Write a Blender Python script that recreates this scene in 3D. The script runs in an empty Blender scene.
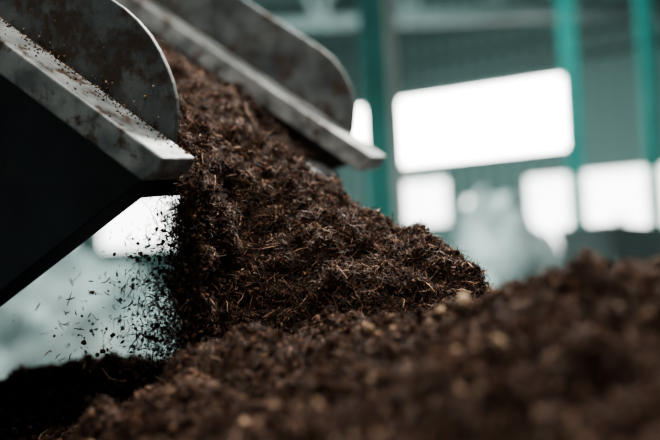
import bpy, math
import numpy as np
from mathutils import Matrix, Vector, Euler
rng=np.random.default_rng(7)
C=bpy.context.scene.collection
# ---------------------------------------------------------------- helpers
def hash3(ix,iy,iz,seed):
    h=(ix*374761393+iy*668265263+iz*2147483647+seed*974634777)&0xffffffff
    h=((h^(h>>13))*1274126177)&0xffffffff
    h=(h^(h>>16))&0xffffffff
    return h/4294967295.0
def vnoise(p,seed=0):
    p=np.asarray(p,float); i=np.floor(p).astype(np.int64); f=p-i; f=f*f*(3-2*f)
    r=0
    for dx in (0,1):
        for dy in (0,1):
            for dz in (0,1):
                w=(f[:,0] if dx else 1-f[:,0])*(f[:,1] if dy else 1-f[:,1])*(f[:,2] if dz else 1-f[:,2])
                r=r+w*hash3(i[:,0]+dx,i[:,1]+dy,i[:,2]+dz,seed)
    return r*2-1
def fbm(p,base,octs,seed=0,gain=.5):
    r=0;a=1.0
    for k in range(octs):
        r=r+a*vnoise(p*base*(2.03**k)+k*17.3,seed+k); a*=gain
    return r
def raw_mesh(name,verts,faces,mat=None,col=None,smooth=True,parent=None):
    me=bpy.data.meshes.new(name)
    verts=np.asarray(verts,np.float32); faces=np.asarray(faces,np.int32)
    M,k=faces.shape
    me.vertices.add(len(verts)); me.vertices.foreach_set('co',verts.ravel())
    me.loops.add(M*k); me.loops.foreach_set('vertex_index',faces.ravel())
    me.polygons.add(M); me.polygons.foreach_set('loop_start',np.arange(0,M*k,k,dtype=np.int32))
    me.update(calc_edges=True); me.validate()
    me.polygons.foreach_set('use_smooth',np.full(len(me.polygons),smooth))
    if col is not None:
        a=me.color_attributes.new('Col','FLOAT_COLOR','POINT')
        c=np.ones((len(verts),4),np.float32); c[:,:3]=col; a.data.foreach_set('color',c.ravel())
    if mat: me.materials.append(mat)
    o=bpy.data.objects.new(name,me); C.objects.link(o)
    if parent: o.parent=parent
    return o
def poly_mesh(name,verts,faces,mat=None,parent=None,bevel=0,smooth=False):
    me=bpy.data.meshes.new(name); me.from_pydata([tuple(v) for v in verts],[],faces); me.update()
    if mat: me.materials.append(mat)
    o=bpy.data.objects.new(name,me); C.objects.link(o)
    if parent: o.parent=parent
    if bevel:
        b=o.modifiers.new('bevel','BEVEL'); b.width=bevel; b.segments=3; b.limit_method='ANGLE'
    return o
def empty(name):
    o=bpy.data.objects.new(name,None); C.objects.link(o); return o
def boxes(name,bl,mat,parent=None,bevel=0):
    V=[];F=[]
    for b in bl:
        mn,mx=b[0],b[1]; fr=b[2] if len(b)>2 else None
        n=len(V)
        for z in (mn[2],mx[2]):
            for (x,y) in ((mn[0],mn[1]),(mx[0],mn[1]),(mx[0],mx[1]),(mn[0],mx[1])):
                v=Vector((x,y,z)); V.append(fr@v if fr else v)
        F+= [tuple(n+i for i in q) for q in ((0,3,2,1),(4,5,6,7),(0,1,5,4),(1,2,6,5),(2,3,7,6),(3,0,4,7))]
    return poly_mesh(name,V,F,mat,parent,bevel)
def strut(a,b,w):
    a=Vector(a); b=Vector(b); d=b-a; q=d.to_track_quat('Z','Y').to_matrix().to_4x4()
    return ((-w/2,-w/2,0),(w/2,w/2,d.length),Matrix.Translation(a)@q)
def nt(name):
    m=bpy.data.materials.new(name); m.use_nodes=True
    t=m.node_tree; b=t.nodes['Principled BSDF']; return m,t,b
def noise_mat(name,c1,c2,scale=5,rough=.7,metal=0,bump=.0,detail=6,stretch=None,c3=None,c3scale=3,c3lo=.55,c3hi=.7,spec=.5):
    m,t,b=nt(name); N=t.nodes; L=t.links
    tc=N.new('ShaderNodeTexCoord'); mp=N.new('ShaderNodeMapping'); L.new(tc.outputs['Object'],mp.inputs[0])
    if stretch: mp.inputs['Scale'].default_value=stretch
    no=N.new('ShaderNodeTexNoise'); no.inputs['Scale'].default_value=scale; no.inputs['Detail'].default_value=detail
    L.new(mp.outputs[0],no.inputs['Vector'])
    r=N.new('ShaderNodeValToRGB'); L.new(no.outputs[0],r.inputs[0])
    r.color_ramp.elements[0].position=.35; r.color_ramp.elements[1].position=.68
    r.color_ramp.elements[0].color=(*c1,1); r.color_ramp.elements[1].color=(*c2,1)
    out=r.outputs[0]
    if c3:
        n2=N.new('ShaderNodeTexNoise'); n2.inputs['Scale'].default_value=c3scale; n2.inputs['Detail'].default_value=9; n2.inputs['Roughness'].default_value=.7
        L.new(tc.outputs['Object'],n2.inputs['Vector'])
        r2=N.new('ShaderNodeValToRGB'); r2.color_ramp.elements[0].position=c3lo; r2.color_ramp.elements[1].position=c3hi
        L.new(n2.outputs[0],r2.inputs[0])
        mx=N.new('ShaderNodeMixRGB'); L.new(r2.outputs[0],mx.inputs[0]); L.new(out,mx.inputs[1]); mx.inputs[2].default_value=(*c3,1); out=mx.outputs[0]
    L.new(out,b.inputs['Base Color'])
    b.inputs['Roughness'].default_value=rough; b.inputs['Metallic'].default_value=metal
    b.inputs['Specular IOR Level'].default_value=spec
    if bump:
        bp=N.new('ShaderNodeBump'); bp.inputs['Strength'].default_value=bump; bp.inputs['Distance'].default_value=.01
        L.new(no.outputs[0],bp.inputs['Height']); L.new(bp.outputs[0],b.inputs['Normal'])
    return m
def col_mat(name,rough=.85,bumpscale=None,spec=.25):
    m,t,b=nt(name); a=t.nodes.new('ShaderNodeVertexColor'); a.layer_name='Col'
    t.links.new(a.outputs[0],b.inputs['Base Color']); b.inputs['Roughness'].default_value=rough
    b.inputs['Specular IOR Level'].default_value=spec
    if bumpscale:
        tc=t.nodes.new('ShaderNodeTexCoord'); no=t.nodes.new('ShaderNodeTexNoise'); no.inputs['Scale'].default_value=bumpscale; no.inputs['Detail'].default_value=8
        bp=t.nodes.new('ShaderNodeBump'); bp.inputs['Strength'].default_value=.9; bp.inputs['Distance'].default_value=.01
        t.links.new(tc.outputs['Object'],no.inputs['Vector']); t.links.new(no.outputs[0],bp.inputs['Height']); t.links.new(bp.outputs[0],b.inputs['Normal'])
    return m
def emit_mat(name,c,s):
    m,t,b=nt(name); b.inputs['Base Color'].default_value=(*c,1); b.inputs['Emission Color'].default_value=(*c,1); b.inputs['Emission Strength'].default_value=s
    return m
soil_m=col_mat('soil_core',.95,120,.1); fib_m=col_mat('soil_fibre',.6,None,.4); crumb_m=col_mat('soil_crumb',.95,None,.08)
# ---------------------------------------------------------------- soil particles
def soil_cols(n,bright=1.0,mix=(.38,.32,.18,.09,.03)):
    base=np.array([[.0245,.0135,.0095],[.046,.0255,.0175],[.093,.051,.034],[.195,.112,.074],[.38,.255,.175]])
    i=rng.choice(5,n,p=mix); c=base[i]*rng.uniform(.7,1.3,(n,1))*bright
    return c
def fibres(name,pos,dirs,length,rad,parent,bright=1.0,mat=None,bend=.35):
    n=len(pos); d=dirs/np.linalg.norm(dirs,axis=1,keepdims=True)
    r=rng.normal(size=(n,3)); s=np.cross(d,r); s/=np.linalg.norm(s,axis=1,keepdims=True); t=np.cross(d,s)
    V=np.zeros((n,3,3,3)); bendv=s*(length*bend*rng.uniform(-1,1,n))[:,None]
    for k,u in enumerate((-.5,0,.5)):
        c=pos+d*(length*u)[:,None]+bendv*(1-4*u*u)*.5
        rr=rad*(1.0 if k==1 else .55)
        for j in range(3):
            a=2*math.pi*j/3
            V[:,k,j]=c+(s*math.cos(a)+t*math.sin(a))*rr[:,None]
    V=V.reshape(-1,3)
    q=[]
    for k in range(2):
        for j in range(3):
            j2=(j+1)%3; q.append([k*3+j,k*3+j2,k*3+3+j2,k*3+3+j])
    F=(np.arange(n)*9)[:,None,None]+np.array(q)[None]
    col=np.repeat(soil_cols(n,bright),9,axis=0)
    return raw_mesh(name,V,F.reshape(-1,4),mat or fib_m,col,True,parent)
ph=(1+5**.5)/2
ICO=np.array([(-1,ph,0),(1,ph,0),(-1,-ph,0),(1,-ph,0),(0,-1,ph),(0,1,ph),(0,-1,-ph),(0,1,-ph),(ph,0,-1),(ph,0,1),(-ph,0,-1),(-ph,0,1)])/1.9
ICF=np.array([(0,11,5),(0,5,1),(0,1,7),(0,7,10),(0,10,11),(1,5,9),(5,11,4),(11,10,2),(10,7,6),(7,1,8),(3,9,4),(3,4,2),(3,2,6),(3,6,8),(3,8,9),(4,9,5),(2,4,11),(6,2,10),(8,6,7),(9,8,1)])
def crumbs(name,pos,size,parent,col=None,aspect=(.6,1.4),bright=1.0,mix=(.40,.36,.18,.05,.01)):
    n=len(pos)
    V=ICO[None]*rng.uniform(.7,1.25,(n,12,1))*rng.uniform(*aspect,(n,1,3))*size[:,None,None]
    q=rng.normal(size=(n,4)); q/=np.linalg.norm(q,axis=1,keepdims=True); w,x,y,z=q.T
    R=np.stack([np.stack([1-2*(y*y+z*z),2*(x*y-z*w),2*(x*z+y*w)],-1),np.stack([2*(x*y+z*w),1-2*(x*x+z*z),2*(y*z-x*w)],-1),np.stack([2*(x*z-y*w),2*(y*z+x*w),1-2*(x*x+y*y)],-1)],1)
    V=np.einsum('nij,nvj->nvi',R,V)+pos[:,None]
    F=(np.arange(n)*12)[:,None,None]+ICF[None]
    c=soil_cols(n,bright,mix) if col is None else col
    return raw_mesh(name,V.reshape(-1,3),F.reshape(-1,3),crumb_m,np.repeat(c,12,axis=0),False,parent)
def grid_faces(nu,nv,closed=False):
    i=np.arange(nu-1)[:,None]; j=np.arange(nv if closed else nv-1)[None]
    a=i*nv+j; b=i*nv+(j+1)%nv; c=(i+1)*nv+(j+1)%nv; d=(i+1)*nv+j
    return np.stack([a,b,c,d],-1).reshape(-1,4)
def grid_normals(G):
    du=np.gradient(G,axis=0); dv=np.gradient(G,axis=1); n=np.cross(du,dv); return n/(np.linalg.norm(n,axis=2,keepdims=True)+1e-9)
def sample_grid(G,Nn,n):
    nu,nv,_=G.shape
    a=np.linalg.norm(np.cross(G[1:,:-1]-G[:-1,:-1],G[:-1,1:]-G[:-1,:-1]),axis=2)
    p=(a/a.sum()).ravel(); k=rng.choice(len(p),n,p=p); i,j=np.divmod(k,nv-1)
    fu=rng.random(n)[:,None]; fv=rng.random(n)[:,None]
    pos=(G[i,j]*(1-fu)*(1-fv)+G[i+1,j]*fu*(1-fv)+G[i,j+1]*(1-fu)*fv+G[i+1,j+1]*fu*fv)
    return pos,Nn[i,j]
def scatter_dirs(nrm,out=.35):
    r=rng.normal(size=nrm.shape); tang=r-nrm*(r*nrm).sum(1,keepdims=True); tang/=np.linalg.norm(tang,axis=1,keepdims=True)
    return tang+nrm*rng.normal(0,out,(len(nrm),1))
def smooth_interp(A,ts):
    A=np.array(A,float); n=len(A)
    out=np.zeros((len(ts),A.shape[1]))
    for k,t in enumerate(ts):
        s=t*(n-1); i=min(int(s),n-2); f=s-i
        p0=A[max(i-1,0)];p1=A[i];p2=A[i+1];p3=A[min(i+2,n-1)]
        out[k]=.5*((2*p1)+(-p0+p2)*f+(2*p0-5*p1+4*p2-p3)*f*f+(-p0+3*p1-3*p2+p3)*f**3)
    return out
# ---------------------------------------------------------------- pouring compost (loft from bucket to heap)
crest=[(-0.85,2.62,2.31),(-0.596,2.5,2.125),(-0.405,2.45,1.98),(-0.196,2.4,1.808),(-0.069,2.35,1.72),(0.054,2.3,1.642),(0.172,2.25,1.565),(0.26,2.2,1.498),(0.315,2.15,1.44),(0.345,2.12,1.35),(0.37,2.12,1.25)]
foot=[(-0.78,2.1,2.05),(-0.49,2.0,1.809),(-0.319,1.98,1.657),(-0.279,1.98,1.515),(-0.265,1.95,1.27),(-0.14,1.9,1.24),(-0.016,1.88,1.24),(0.127,1.85,1.25),(0.229,1.87,1.26),(0.32,1.95,1.25),(.36,2.05,1.22)]
back=[(-0.45,3.0,2.12),(-0.2,3.0,1.93),(-0.05,2.98,1.80),(-0.02,2.92,1.6),(0.0,2.9,1.2),(0.05,2.88,1.1),(0.12,2.8,1.1),(0.2,2.7,1.1),(0.3,2.55,1.1),(0.36,2.4,1.1),(.4,2.25,1.15)]
NU=360
ts=np.linspace(0,1,NU); Cc=smooth_interp(crest,ts); Ff=smooth_interp(foot,ts); Bb=smooth_interp(back,ts)
nf,nb,nc=220,70,20
rows=[]
for k in range(NU):
    c,f,b=Cc[k],Ff[k],Bb[k]
    u=np.linspace(0,1,nf,endpoint=False)[:,None]; ctrl=(c+f)/2+np.array([.03,-.10,.04])*min(1,max(.25,k/NU*2))
    p1=f*(1-u)**2+2*ctrl*u*(1-u)+c*u**2
    u=np.linspace(0,1,nb,endpoint=False)[:,None]; ctrl=(c+b)/2+np.array([.03,.06,.05])
    p2=c*(1-u)**2+2*ctrl*u*(1-u)+b*u**2
    u=np.linspace(0,1,nc,endpoint=False)[:,None]; p3=b*(1-u)+f*u
    rows.append(np.vstack([p1,p2,p3]))
G=np.array(rows); nv=G.shape[1]
Nn=grid_normals(G)
if Nn[NU//2,nf//2,1]>0: Nn=-Nn
flat=G.reshape(-1,3)
disp=fbm(flat,8,3,3)*.034+fbm(flat,30,4,11,.62)*.017
billow=np.abs(vnoise(flat*17,31))*.034
G=(flat+Nn.reshape(-1,3)*(disp+billow-.010)[:,None]).reshape(G.shape)
Nn=grid_normals(G)
if Nn[NU//2,nf//2,1]>0: Nn=-Nn
heap=empty('compost_heap')
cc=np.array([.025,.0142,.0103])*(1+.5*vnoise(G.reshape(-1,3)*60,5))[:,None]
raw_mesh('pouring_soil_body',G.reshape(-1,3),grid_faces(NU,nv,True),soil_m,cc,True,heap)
for nm,k in (('upper_end',0),('toe_end',NU-1)):
    ring=G[k]; cen=ring.mean(0)[None]; V=np.vstack([ring,cen]); F=np.array([[j,(j+1)%nv,nv] for j in range(nv)])
    raw_mesh(nm,V,F,soil_m,np.tile([.03,.018,.013],(len(V),1)),True,heap)
Gf,Nf=G[:,:nf+25],Nn[:,:nf+25]
n=100000
p,nm=sample_grid(Gf,Nf,n); p=p+nm*rng.exponential(.004,(n,1))
fibres('fibres',p,scatter_dirs(nm,.6)+np.array([.2,0,-.2]),rng.gamma(3,.0064,n)+.004,rng.uniform(.0004,.0012,n),heap,1.8)
n=3000
p,nm=sample_grid(Gf,Nf,n); p=p+nm*rng.uniform(0,.012,(n,1))
fibres('twigs',p,scatter_dirs(nm,.5),rng.uniform(.018,.052,n),rng.uniform(.0008,.0016,n),heap,2.4,bend=.4)
n=70000
p,nm=sample_grid(Gf,Nf,n); p=p+nm*rng.uniform(-.002,.006,(n,1))
crumbs('crumbs',p,np.minimum(rng.gamma(2.0,.0011,n)+.0009,.0055),heap,bright=1.6)
n=1000
p,nm=sample_grid(Gf,Nf,n); p=p+nm*.003
crumbs('bark_flakes',p,rng.uniform(.003,.006,n),heap,bright=1.5,aspect=(.25,1.5))
n=6000
p,nm=sample_grid(G[:,nf+20:nf+nb],Nn[:,nf+20:nf+nb],n)
crumbs('rear_crumbs',p,np.minimum(rng.gamma(2.5,.002,n)+.002,.006),heap)
# falling curtain
n=21000
t=rng.beta(1.2,1.1,n); zz=1.70-t*.46; off=rng.exponential(1,n)*(.012+.040*t)
wob=.02*vnoise(np.stack([zz*18,zz*0,zz*0],1),77)
xx=-.262-off+.02*t-.02*(rng.random(n))+wob; yy=rng.uniform(1.93,2.35,n)
pf=np.stack([xx+(yy-1.95)*-.08,yy,zz],1)
fd=rng.normal(size=(n,3))*np.array([1,1,1.5])
fibres('falling_fibres',pf,fd,rng.gamma(2.2,.0072,n)+.003,rng.uniform(.0005,.0015,n),heap,1.5)
n=6000
t=rng.beta(1.4,1.1,n); off=rng.exponential(1,n)*(.018+.058*t)
yy=rng.uniform(1.9,2.4,n); pf=np.stack([-.265-off-(yy-1.95)*.08,yy,1.70-t*.46],1)
crumbs('falling_crumbs',pf,np.minimum(rng.gamma(1.6,.0012,n)+.0007,.0042),heap,aspect=(.3,1.8),bright=1.3)
n=200
pf=np.stack([rng.uniform(-.62,-.3,n),rng.uniform(1.8,2.3,n),rng.uniform(1.27,1.62,n)],1)
pf=pf[pf[:,2]<1.66+(pf[:,0]+.33)*.62-.05]; n=len(pf)
fibres('flying_shreds',pf,rng.normal(size=(n,3)),rng.uniform(.006,.026,n),rng.uniform(.0008,.0022,n),heap,1.0,bend=.5)
# ---------------------------------------------------------------- compost mound (height field)
ctl=[(.394,1.35,1.467),(.474,1.35,1.449),(.347,1.4,1.459),(.262,1.45,1.418),(.238,1.5,1.401),(.182,1.6,1.365),(.12,1.7,1.364),(.008,1.75,1.35),(-.11,1.8,1.333),(-.219,1.8,1.325),(-.32,1.75,1.278),(-.407,1.7,1.224),(-.456,1.6,1.192),
(.347,1.0,1.274),(.181,1.05,1.273),(.011,1.15,1.261),(-.125,1.25,1.247),(.091,1.35,1.304),(.279,1.2,1.354),(-.063,1.5,1.274),(-.235,1.55,1.258),(.397,1.2,1.361),(-.939,2.8,1.176),(-.531,2.6,1.201),(-.818,2.2,1.086),(-.643,2.1,1.121),
(-.5,1.95,1.14),(-.3,2.1,1.22),(0,2.2,1.22),(.35,2.2,1.2),(.7,1.9,1.25),(.85,1.35,1.40),(.7,1.1,1.3),(-.6,1.3,.98),(-1.2,1.8,.9),(-1.3,2.6,1.0),(-.6,3.3,1.05),(0,3.0,1.1),(.7,2.8,1.05),(0,3.6,.9),(1.2,2.2,1.1),(1.3,1.2,1.2),(-.3,.8,1.0),(.1,.7,1.05),(.5,.7,1.05),(-.9,1.0,.8),(1.1,.7,1.0),(1.2,3.2,.8),(-1.3,3.4,.8)]
ctl=np.array(ctl)
def U(r): return np.where(r>1e-9,r*r*np.log(r+1e-12),0)
K=U(np.linalg.norm(ctl[:,None,:2]-ctl[None,:,:2],axis=2)); n=len(ctl); Pm=np.hstack([np.ones((n,1)),ctl[:,:2]])
A=np.zeros((n+3,n+3)); A[:n,:n]=K+np.eye(n)*2e-4; A[:n,n:]=Pm; A[n:,:n]=Pm.T
wts=np.linalg.solve(A,np.concatenate([ctl[:,2],np.zeros(3)]))
def hz(x,y):
    q=np.stack([x,y],1); z=np.zeros(len(q))
    for s in range(0,len(q),20000):
        qq=q[s:s+20000]; z[s:s+20000]=U(np.linalg.norm(qq[:,None]-ctl[None,:,:2],axis=2))@wts[:n]+wts[n]+qq@wts[n+1:]
    return z
def axis_pts(a,b,c,d,n1,n2,n3): return np.concatenate([np.linspace(a,b,n1,endpoint=False),np.linspace(b,c,n2,endpoint=False),np.linspace(c,d,n3)])
xs=axis_pts(-2.8,-1.1,.9,2.6,50,400,50); ys=axis_pts(.02,.8,2.9,5.2,30,400,60)
X,Y=np.meshgrid(xs,ys,indexing='ij'); x=X.ravel(); y=Y.ravel()
z=np.clip(hz(np.clip(x,-1.35,1.3),np.clip(y,.7,3.6)),.5,1.55)
def sst(e0,e1,v): t=np.clip((v-e0)/(e1-e0),0,1); return t*t*(3-2*t)
m=sst(-2.7,-1.1,x)*(1-sst(1.0,2.5,x))*sst(.05,.85,y)*(1-sst(3.2,5.0,y))
pts=np.stack([x,y,z*0],1)
amp=np.clip(m*1.5,0,1)
z=z*m+amp*(fbm(pts,7,3,41)*.020+fbm(pts,24,4,51,.6)*.018+np.abs(vnoise(pts*16,61))*.034-.017)-.02*(1-amp)
M=np.stack([x,y,z],1).reshape(len(xs),len(ys),3); MN=grid_normals(M)
if MN[200,200,2]<0: MN=-MN
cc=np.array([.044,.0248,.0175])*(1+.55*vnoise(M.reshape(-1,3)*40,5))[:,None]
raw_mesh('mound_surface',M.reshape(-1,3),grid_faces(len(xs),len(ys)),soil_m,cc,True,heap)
i0,i1=np.searchsorted(xs,-1.0),np.searchsorted(xs,.85); j0,j1=np.searchsorted(ys,.85),np.searchsorted(ys,2.9)
S,SN=M[i0:i1,j0:j1],MN[i0:i1,j0:j1]
n=70000
p,nm=sample_grid(S,SN,n); p=p+nm*.001
crumbs('mound_crumbs',p,rng.gamma(2.0,.0011,n)+.0010,heap,bright=1.5)
n=5000
p,nm=sample_grid(S,SN,n)
crumbs('mound_clods',p,rng.uniform(.004,.010,n),heap,bright=1.15,mix=(.45,.4,.15,0,0))
n=55000
p,nm=sample_grid(S,SN,n); p=p+nm*.003
fibres('mound_fibres',p,scatter_dirs(nm,.45),rng.gamma(3,.0055,n)+.005,rng.uniform(.0005,.0012,n),heap,1.6)
n=200
p,nm=sample_grid(S,SN,n); p=p+nm*.004
tan=np.array([.46,.31,.20])*rng.uniform(.4,1.2,(n,1))
crumbs('wood_chips',p,rng.uniform(.0025,.0065,n),heap,col=tan,aspect=(.5,1.7))
px=[(.178,1.56),(.062,1.66),(.21,1.5),(.22,1.25),(.10,1.62),(-.14,1.35),(.0,1.6),(.165,1.58)]
px=np.array([(a,b,M[np.searchsorted(xs,a),np.searchsorted(ys,b),2]+.009) for a,b in px])
crumbs('large_chips',px,np.array([.016,.012,.013,.010,.010,.009,.010,.012]),heap,col=np.tile([.68,.49,.33],(8,1)),aspect=(.5,1.2))
# ---------------------------------------------------------------- loader bucket
tip=Vector((-.287,1.9,1.706)); e=Vector((-.747,.291,.598)).normalized(); w=Vector((.413,.907,.073)).normalized(); w=(w-e*w.dot(e)).normalized(); nn=w.cross(e).normalized()
BW=1.10
def L(a,b,c): return tip+e*a+nn*b+w*c
steel=noise_mat('worn_steel',(.060,.068,.072),(.19,.205,.20),9,.6,.15,.4,14,None,(.065,.042,.030),10,.49,.60)
steel_b=noise_mat('scuffed_rim_steel',(.15,.165,.165),(.46,.47,.455),14,.5,.15,.35,14,None,(.10,.066,.048),16,.52,.62)
dark=noise_mat('shade_toned_steel',(.010,.014,.018),(.03,.036,.042),6,.6,.1,.2,8,None,(.06,.035,.02),9,.62,.8)  # near-black base colour paints in the shade on the bucket's outer side
bucket=empty('loader_bucket')
import bmesh
def extrude_outline(name,outl,c0,c1,mat,bev=.004):
    k=len(outl); V=[L(a,b,c0) for a,b in outl]+[L(a,b,c1) for a,b in outl]
    F=[tuple(range(k)),tuple(range(2*k-1,k-1,-1))]+[(i,i+k,(i+1)%k+k,(i+1)%k) for i in range(k)]
    o=poly_mesh(name,V,F,mat,bucket,bev)
    bm=bmesh.new(); bm.from_mesh(o.data); bmesh.ops.recalc_face_normals(bm,faces=bm.faces); bm.to_mesh(o.data); bm.free()
    return o
bar=[(0,0),(1.5,0),(1.5,-.068),(.022,-.068),(0,-.038)]
fin0=[(.03,-.03),(.05,.02),(.065,.05),(.085,.08),(.11,.104),(.14,.125),(.175,.145),(.215,.162),(.26,.174),(.31,.18),(1.15,.18),(1.25,.16),(1.32,.1),(1.34,-.03)]
fin=[(a+.03*(1-min(1,a/1.0)),b) for a,b in fin0]
finf=[(a+.11*(1-min(1,a/1.0)),b) for a,b in fin0]
extrude_outline('near_rim_bar',bar,-.09,.03,steel_b,.006)
extrude_outline('near_side_fin',fin,.035,.05,steel,.003)
extrude_outline('far_rim_bar',bar,BW-.05,BW+.07,steel_b,.006)
extrude_outline('far_side_fin',finf,BW+.075,BW+.09,steel,.003)
under=[(.03,-.055),(.03+.425*1.1,-.055-.905*1.1),(.62,-1.12),(.85,-1.12),(1.1,-1.0),(1.3,-.75),(1.42,-.4),(1.45,-.055)]
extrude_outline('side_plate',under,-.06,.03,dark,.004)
extrude_outline('far_side_plate',[(.06,-.06),(.16,-.17),(1.42,-.17),(1.45,-.06)],BW-.0,BW+.03,steel,.003)
extrude_outline('floor_plate',[(.09,-.12),(.07,-.145),(1.42,-.16),(1.42,-.13)],0.0,BW,steel,.002)
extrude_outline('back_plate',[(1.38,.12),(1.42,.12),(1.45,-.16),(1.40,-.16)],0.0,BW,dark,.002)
n=420
a=rng.uniform(.01,.7,n); pc=np.array([list(L(x,.001,y)) for x,y in zip(a,.03-rng.exponential(.020,n).clip(0,.11))])
crumbs('rim_soil',pc,rng.uniform(.0008,.0028,n),bucket,bright=1.5,mix=(.2,.3,.3,.15,.05))
n=80
pc=np.array([list(L(x,y,.033)) for x,y in zip(rng.uniform(.12,.6,n),rng.exponential(.03,n).clip(0,.14))])
crumbs('fin_soil',pc,rng.uniform(.0008,.0024,n),bucket,bright=1.6,mix=(.1,.2,.3,.3,.1))
# ---------------------------------------------------------------- hall
teal=noise_mat('teal_paint',(.022,.19,.172),(.035,.26,.235),3,.55)
def clad(name,c1,c2,sc=1.6):
    m,t,b=nt(name)
    tc=t.nodes.new('ShaderNodeTexCoord'); wv=t.nodes.new('ShaderNodeTexWave'); wv.inputs['Scale'].default_value=sc; wv.inputs['Distortion'].default_value=0
    t.links.new(tc.outputs['Object'],wv.inputs['Vector']); r=t.nodes.new('ShaderNodeValToRGB'); r.color_ramp.elements[0].color=(*c1,1); r.color_ramp.elements[1].color=(*c2,1)
    t.links.new(wv.outputs[0],r.inputs[0]); t.links.new(r.outputs[0],b.inputs['Base Color']); b.inputs['Roughness'].default_value=.6
    bp=t.nodes.new('ShaderNodeBump'); bp.inputs['Strength'].default_value=.5; t.links.new(wv.outputs[0],bp.inputs['Height']); t.links.new(bp.outputs[0],b.inputs['Normal'])
    return m
wallm=clad('corrugated_cladding',(.085,.145,.14),(.19,.285,.27),.9); ceilm=clad('roof_sheet',(.05,.09,.09),(.085,.135,.13))
ws=Vector((1.6,22,0)); wd=Vector((.832,-.555,0)).normalized(); wn=Vector((.555,.832,0)).normalized()
FR=Matrix(((wd.x,wn.x,0,ws.x),(wd.y,wn.y,0,ws.y),(0,0,1,0),(0,0,0,1)))
S0,S1,ZT=-22,10,7.4
opens=[(-.15,4.33,3.45,4.98),(-1.35,-.55,4.0,4.95),(.0,1.35,2.0,3.0),(1.75,2.5,1.7,2.5),(3.3,4.25,.9,2.85),(4.55,6.9,.9,2.85),(-10.4,-6.0,1.9,3.35),(-16,-11.5,.0,2.6)]
sx=sorted({S0,S1,*[o[0] for o in opens],*[o[1] for o in opens]}); zx=sorted({0,ZT,*[o[2] for o in opens],*[o[3] for o in opens]})
bl=[]
for i in range(len(sx)-1):
    run=None
    for j in range(len(zx)-1):
        cs,cz=(sx[i]+sx[i+1])/2,(zx[j]+zx[j+1])/2
        if any(o[0]<cs<o[1] and o[2]<cz<o[3] for o in opens):
            if run is not None: bl.append(((sx[i],0,run),(sx[i+1],.15,zx[j]))); run=None
        elif run is None: run=zx[j]
    if run is not None: bl.append(((sx[i],0,run),(sx[i+1],.15,ZT)))
wall=boxes('wall_back',bl,wallm); wall.matrix_world=FR
glow=emit_mat('daylight_panel',(1,1,.95),14.0); glow2=emit_mat('daylight_low',(.98,1,.96),4.2)
wi=di=0
for k,o in enumerate(opens):
    if o[2]>0: wi+=1; nmz='window_%d'%wi
    else: di+=1; nmz='door_%d'%di
    g=boxes(nmz,[((o[0],.16,o[2]),(o[1],.18,o[3]))],glow if k<2 else glow2); g.matrix_world=FR
steelbeam=noise_mat('grey_beam',(.033,.055,.055),(.06,.09,.088),2,.6)
girt=boxes('wall_girts',[((S0,-.25,zz),(S1,-.02,zz+.14)) for zz in (5.3,5.75,6.2,6.6)],steelbeam); girt.matrix_world=FR
floor_m=noise_mat('concrete_floor',(.22,.26,.255),(.40,.45,.44),1.2,.45,0,.1)
boxes('floor',[((-24,-6,-.1),(14,40,0))],floor_m)
boxes('ceiling',[((-24,-6,7.4),(14,40,7.5))],ceilm)
truss=[]
yy,zc=15.2,5.2
truss.append(((-20,yy,zc),(12,yy+.16,zc+.2)))
for k in range(-12,9):
    truss.append(strut((k*1.5,yy+.07,zc+.1),(k*1.5+.75,yy+.07,7.35),.11)); truss.append(strut((k*1.5+.75,yy+.07,7.35),(k*1.5+1.5,yy+.07,zc+.1),.11))
truss+=[strut((3.9,14.2,6.2),(6.2,14.8,4.4),.12)]
truss+=[((-20,yy,6.9),(12,yy+.2,7.4)) for yy in (5,9,13)]
boxes('roof_trusses',truss,steelbeam)
light_strip=noise_mat('pale_grey_post',(.22,.27,.26),(.32,.37,.355),2,.6)
def ibeam(name,x,y,ww,d,duct=False):
    p=empty(name)
    boxes('flange_front',[((x-ww/2,y-d/2,0),(x+ww/2,y-d/2+.025,7.4))],teal,p)
    boxes('flange_rear',[((x-ww/2,y+d/2-.025,0),(x+ww/2,y+d/2,7.4))],teal,p)
    boxes('web',[((x-.012,y-d/2,0),(x+.012,y+d/2,7.4))],teal,p)
    boxes('base_plate',[((x-ww*.8,y-d*.8,0),(x+ww*.8,y+d*.8,.03))],teal,p)
    if duct: boxes('cable_duct',[((x+ww/2,y-d/2,0),(x+ww/2+.10,y-d/2+.1,7.3))],light_strip,p)
ibeam('steel_column',.45,8,.20,.3,True); ibeam('steel_column',3.79,14,.19,.24); ibeam('steel_column',4.62,13,.15,.2)
def pile(name,cx,cy,rx,ry,h,mat,seed):
    n1=90; u=np.linspace(-1,1,n1); A_,B_=np.meshgrid(u,u,indexing='ij'); r=np.clip(np.sqrt(A_**2+B_**2),0,1).ravel()
    pp=np.stack([A_.ravel()*rx+cx,B_.ravel()*ry+cy,np.zeros(n1*n1)],1)
    hh=(.5+.5*np.cos(math.pi*r))**.55*h; k=np.clip(hh/h*3,0,1)
    hh=hh+k*((fbm(pp,2.2,2,seed,.6)*.22+np.round(vnoise(pp*3.2,seed+9)*2)*.08)*h)
    pp[:,2]=np.maximum(hh,-.0)
    return raw_mesh(name,pp,grid_faces(n1,n1),mat,None,False)
greym=noise_mat('grey_rubble',(.13,.17,.17),(.58,.64,.62),3.0,.8)
palem=noise_mat('pale_bales',(.12,.165,.165),(.50,.57,.555),2.2,.8)
pile('rubble_pile',2.3,12,1.35,1.4,1.75,greym,3)
pile('rubble_pile',5.0,17,1.6,1.3,1.6,greym,13)
pile('rubble_pile',-3.6,11,3.0,2.4,1.5,palem,9)
sk=empty('waste_skip')
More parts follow.
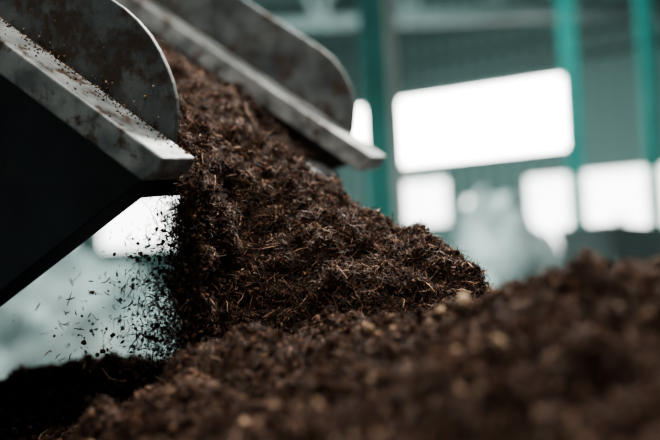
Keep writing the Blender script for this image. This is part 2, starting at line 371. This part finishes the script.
poly_mesh('skip_body',[(2.5,7.6,.2),(4.2,7.6,.2),(4.2,9,.2),(2.5,9,.2),(2.25,7.4,1.60),(4.6,7.4,1.30),(4.6,9.2,1.30),(2.25,9.2,1.60)],[(0,1,2,3),(0,4,5,1),(1,5,6,2),(2,6,7,3),(3,7,4,0)],steelbeam,sk)
boxes('skip_feet',[((2.6,7.7,0),(2.8,8.9,.2)),((3.9,7.7,0),(4.1,8.9,.2))],steelbeam,sk)
# ---------------------------------------------------------------- light
wd_=bpy.data.worlds.new('world'); bpy.context.scene.world=wd_; wd_.use_nodes=True
wd_.node_tree.nodes['Background'].inputs[0].default_value=(.82,.92,.9,1); wd_.node_tree.nodes['Background'].inputs[1].default_value=.2
def area(name,loc,target,size,energy,col):
    l=bpy.data.lights.new(name,'AREA'); l.size=size; l.energy=energy; l.color=col
    o=bpy.data.objects.new(name,l); C.objects.link(o); o.location=loc
    o.rotation_euler=(Vector(target)-Vector(loc)).to_track_quat('-Z','Y').to_euler(); return o
area('added_key_light',(1.3,4.4,5.0),(-.1,2,1.5),1.0,470,(1,.97,.91))  # added key light above the pour; the ceiling is closed there
area('added_top_light',(-.1,1.1,5.8),(-.2,2,1.5),1.0,165,(1,.98,.93))  # added overhead light to brighten the rim bar tops
area('added_hall_fill',(0,11,6.6),(1,16,0),4,850,(.86,1,.97))  # added fill that brightens the back wall, columns and piles; no fixture behind it
area('added_hall_fill_rear',(-7,11,6.6),(-7,17,0),4,1000,(.86,1,.97))  # added fill that brightens the left part of the hall
# ---------------------------------------------------------------- camera
cam=bpy.data.cameras.new('camera'); co=bpy.data.objects.new('camera',cam); C.objects.link(co)
cam.lens=50; cam.sensor_width=36; cam.clip_start=.05
co.matrix_world=Matrix.Translation((0,0,1.5))@Matrix.Rotation(math.radians(90+1.87),4,'X')@Matrix.Rotation(math.radians(-3),4,'Z')
cam.dof.use_dof=True; cam.dof.focus_distance=2.03; cam.dof.aperture_fstop=.95
bpy.context.scene.camera=co
vs=bpy.context.scene.view_settings; vs.view_transform='AgX'; vs.look='AgX - Medium High Contrast'; vs.exposure=.22
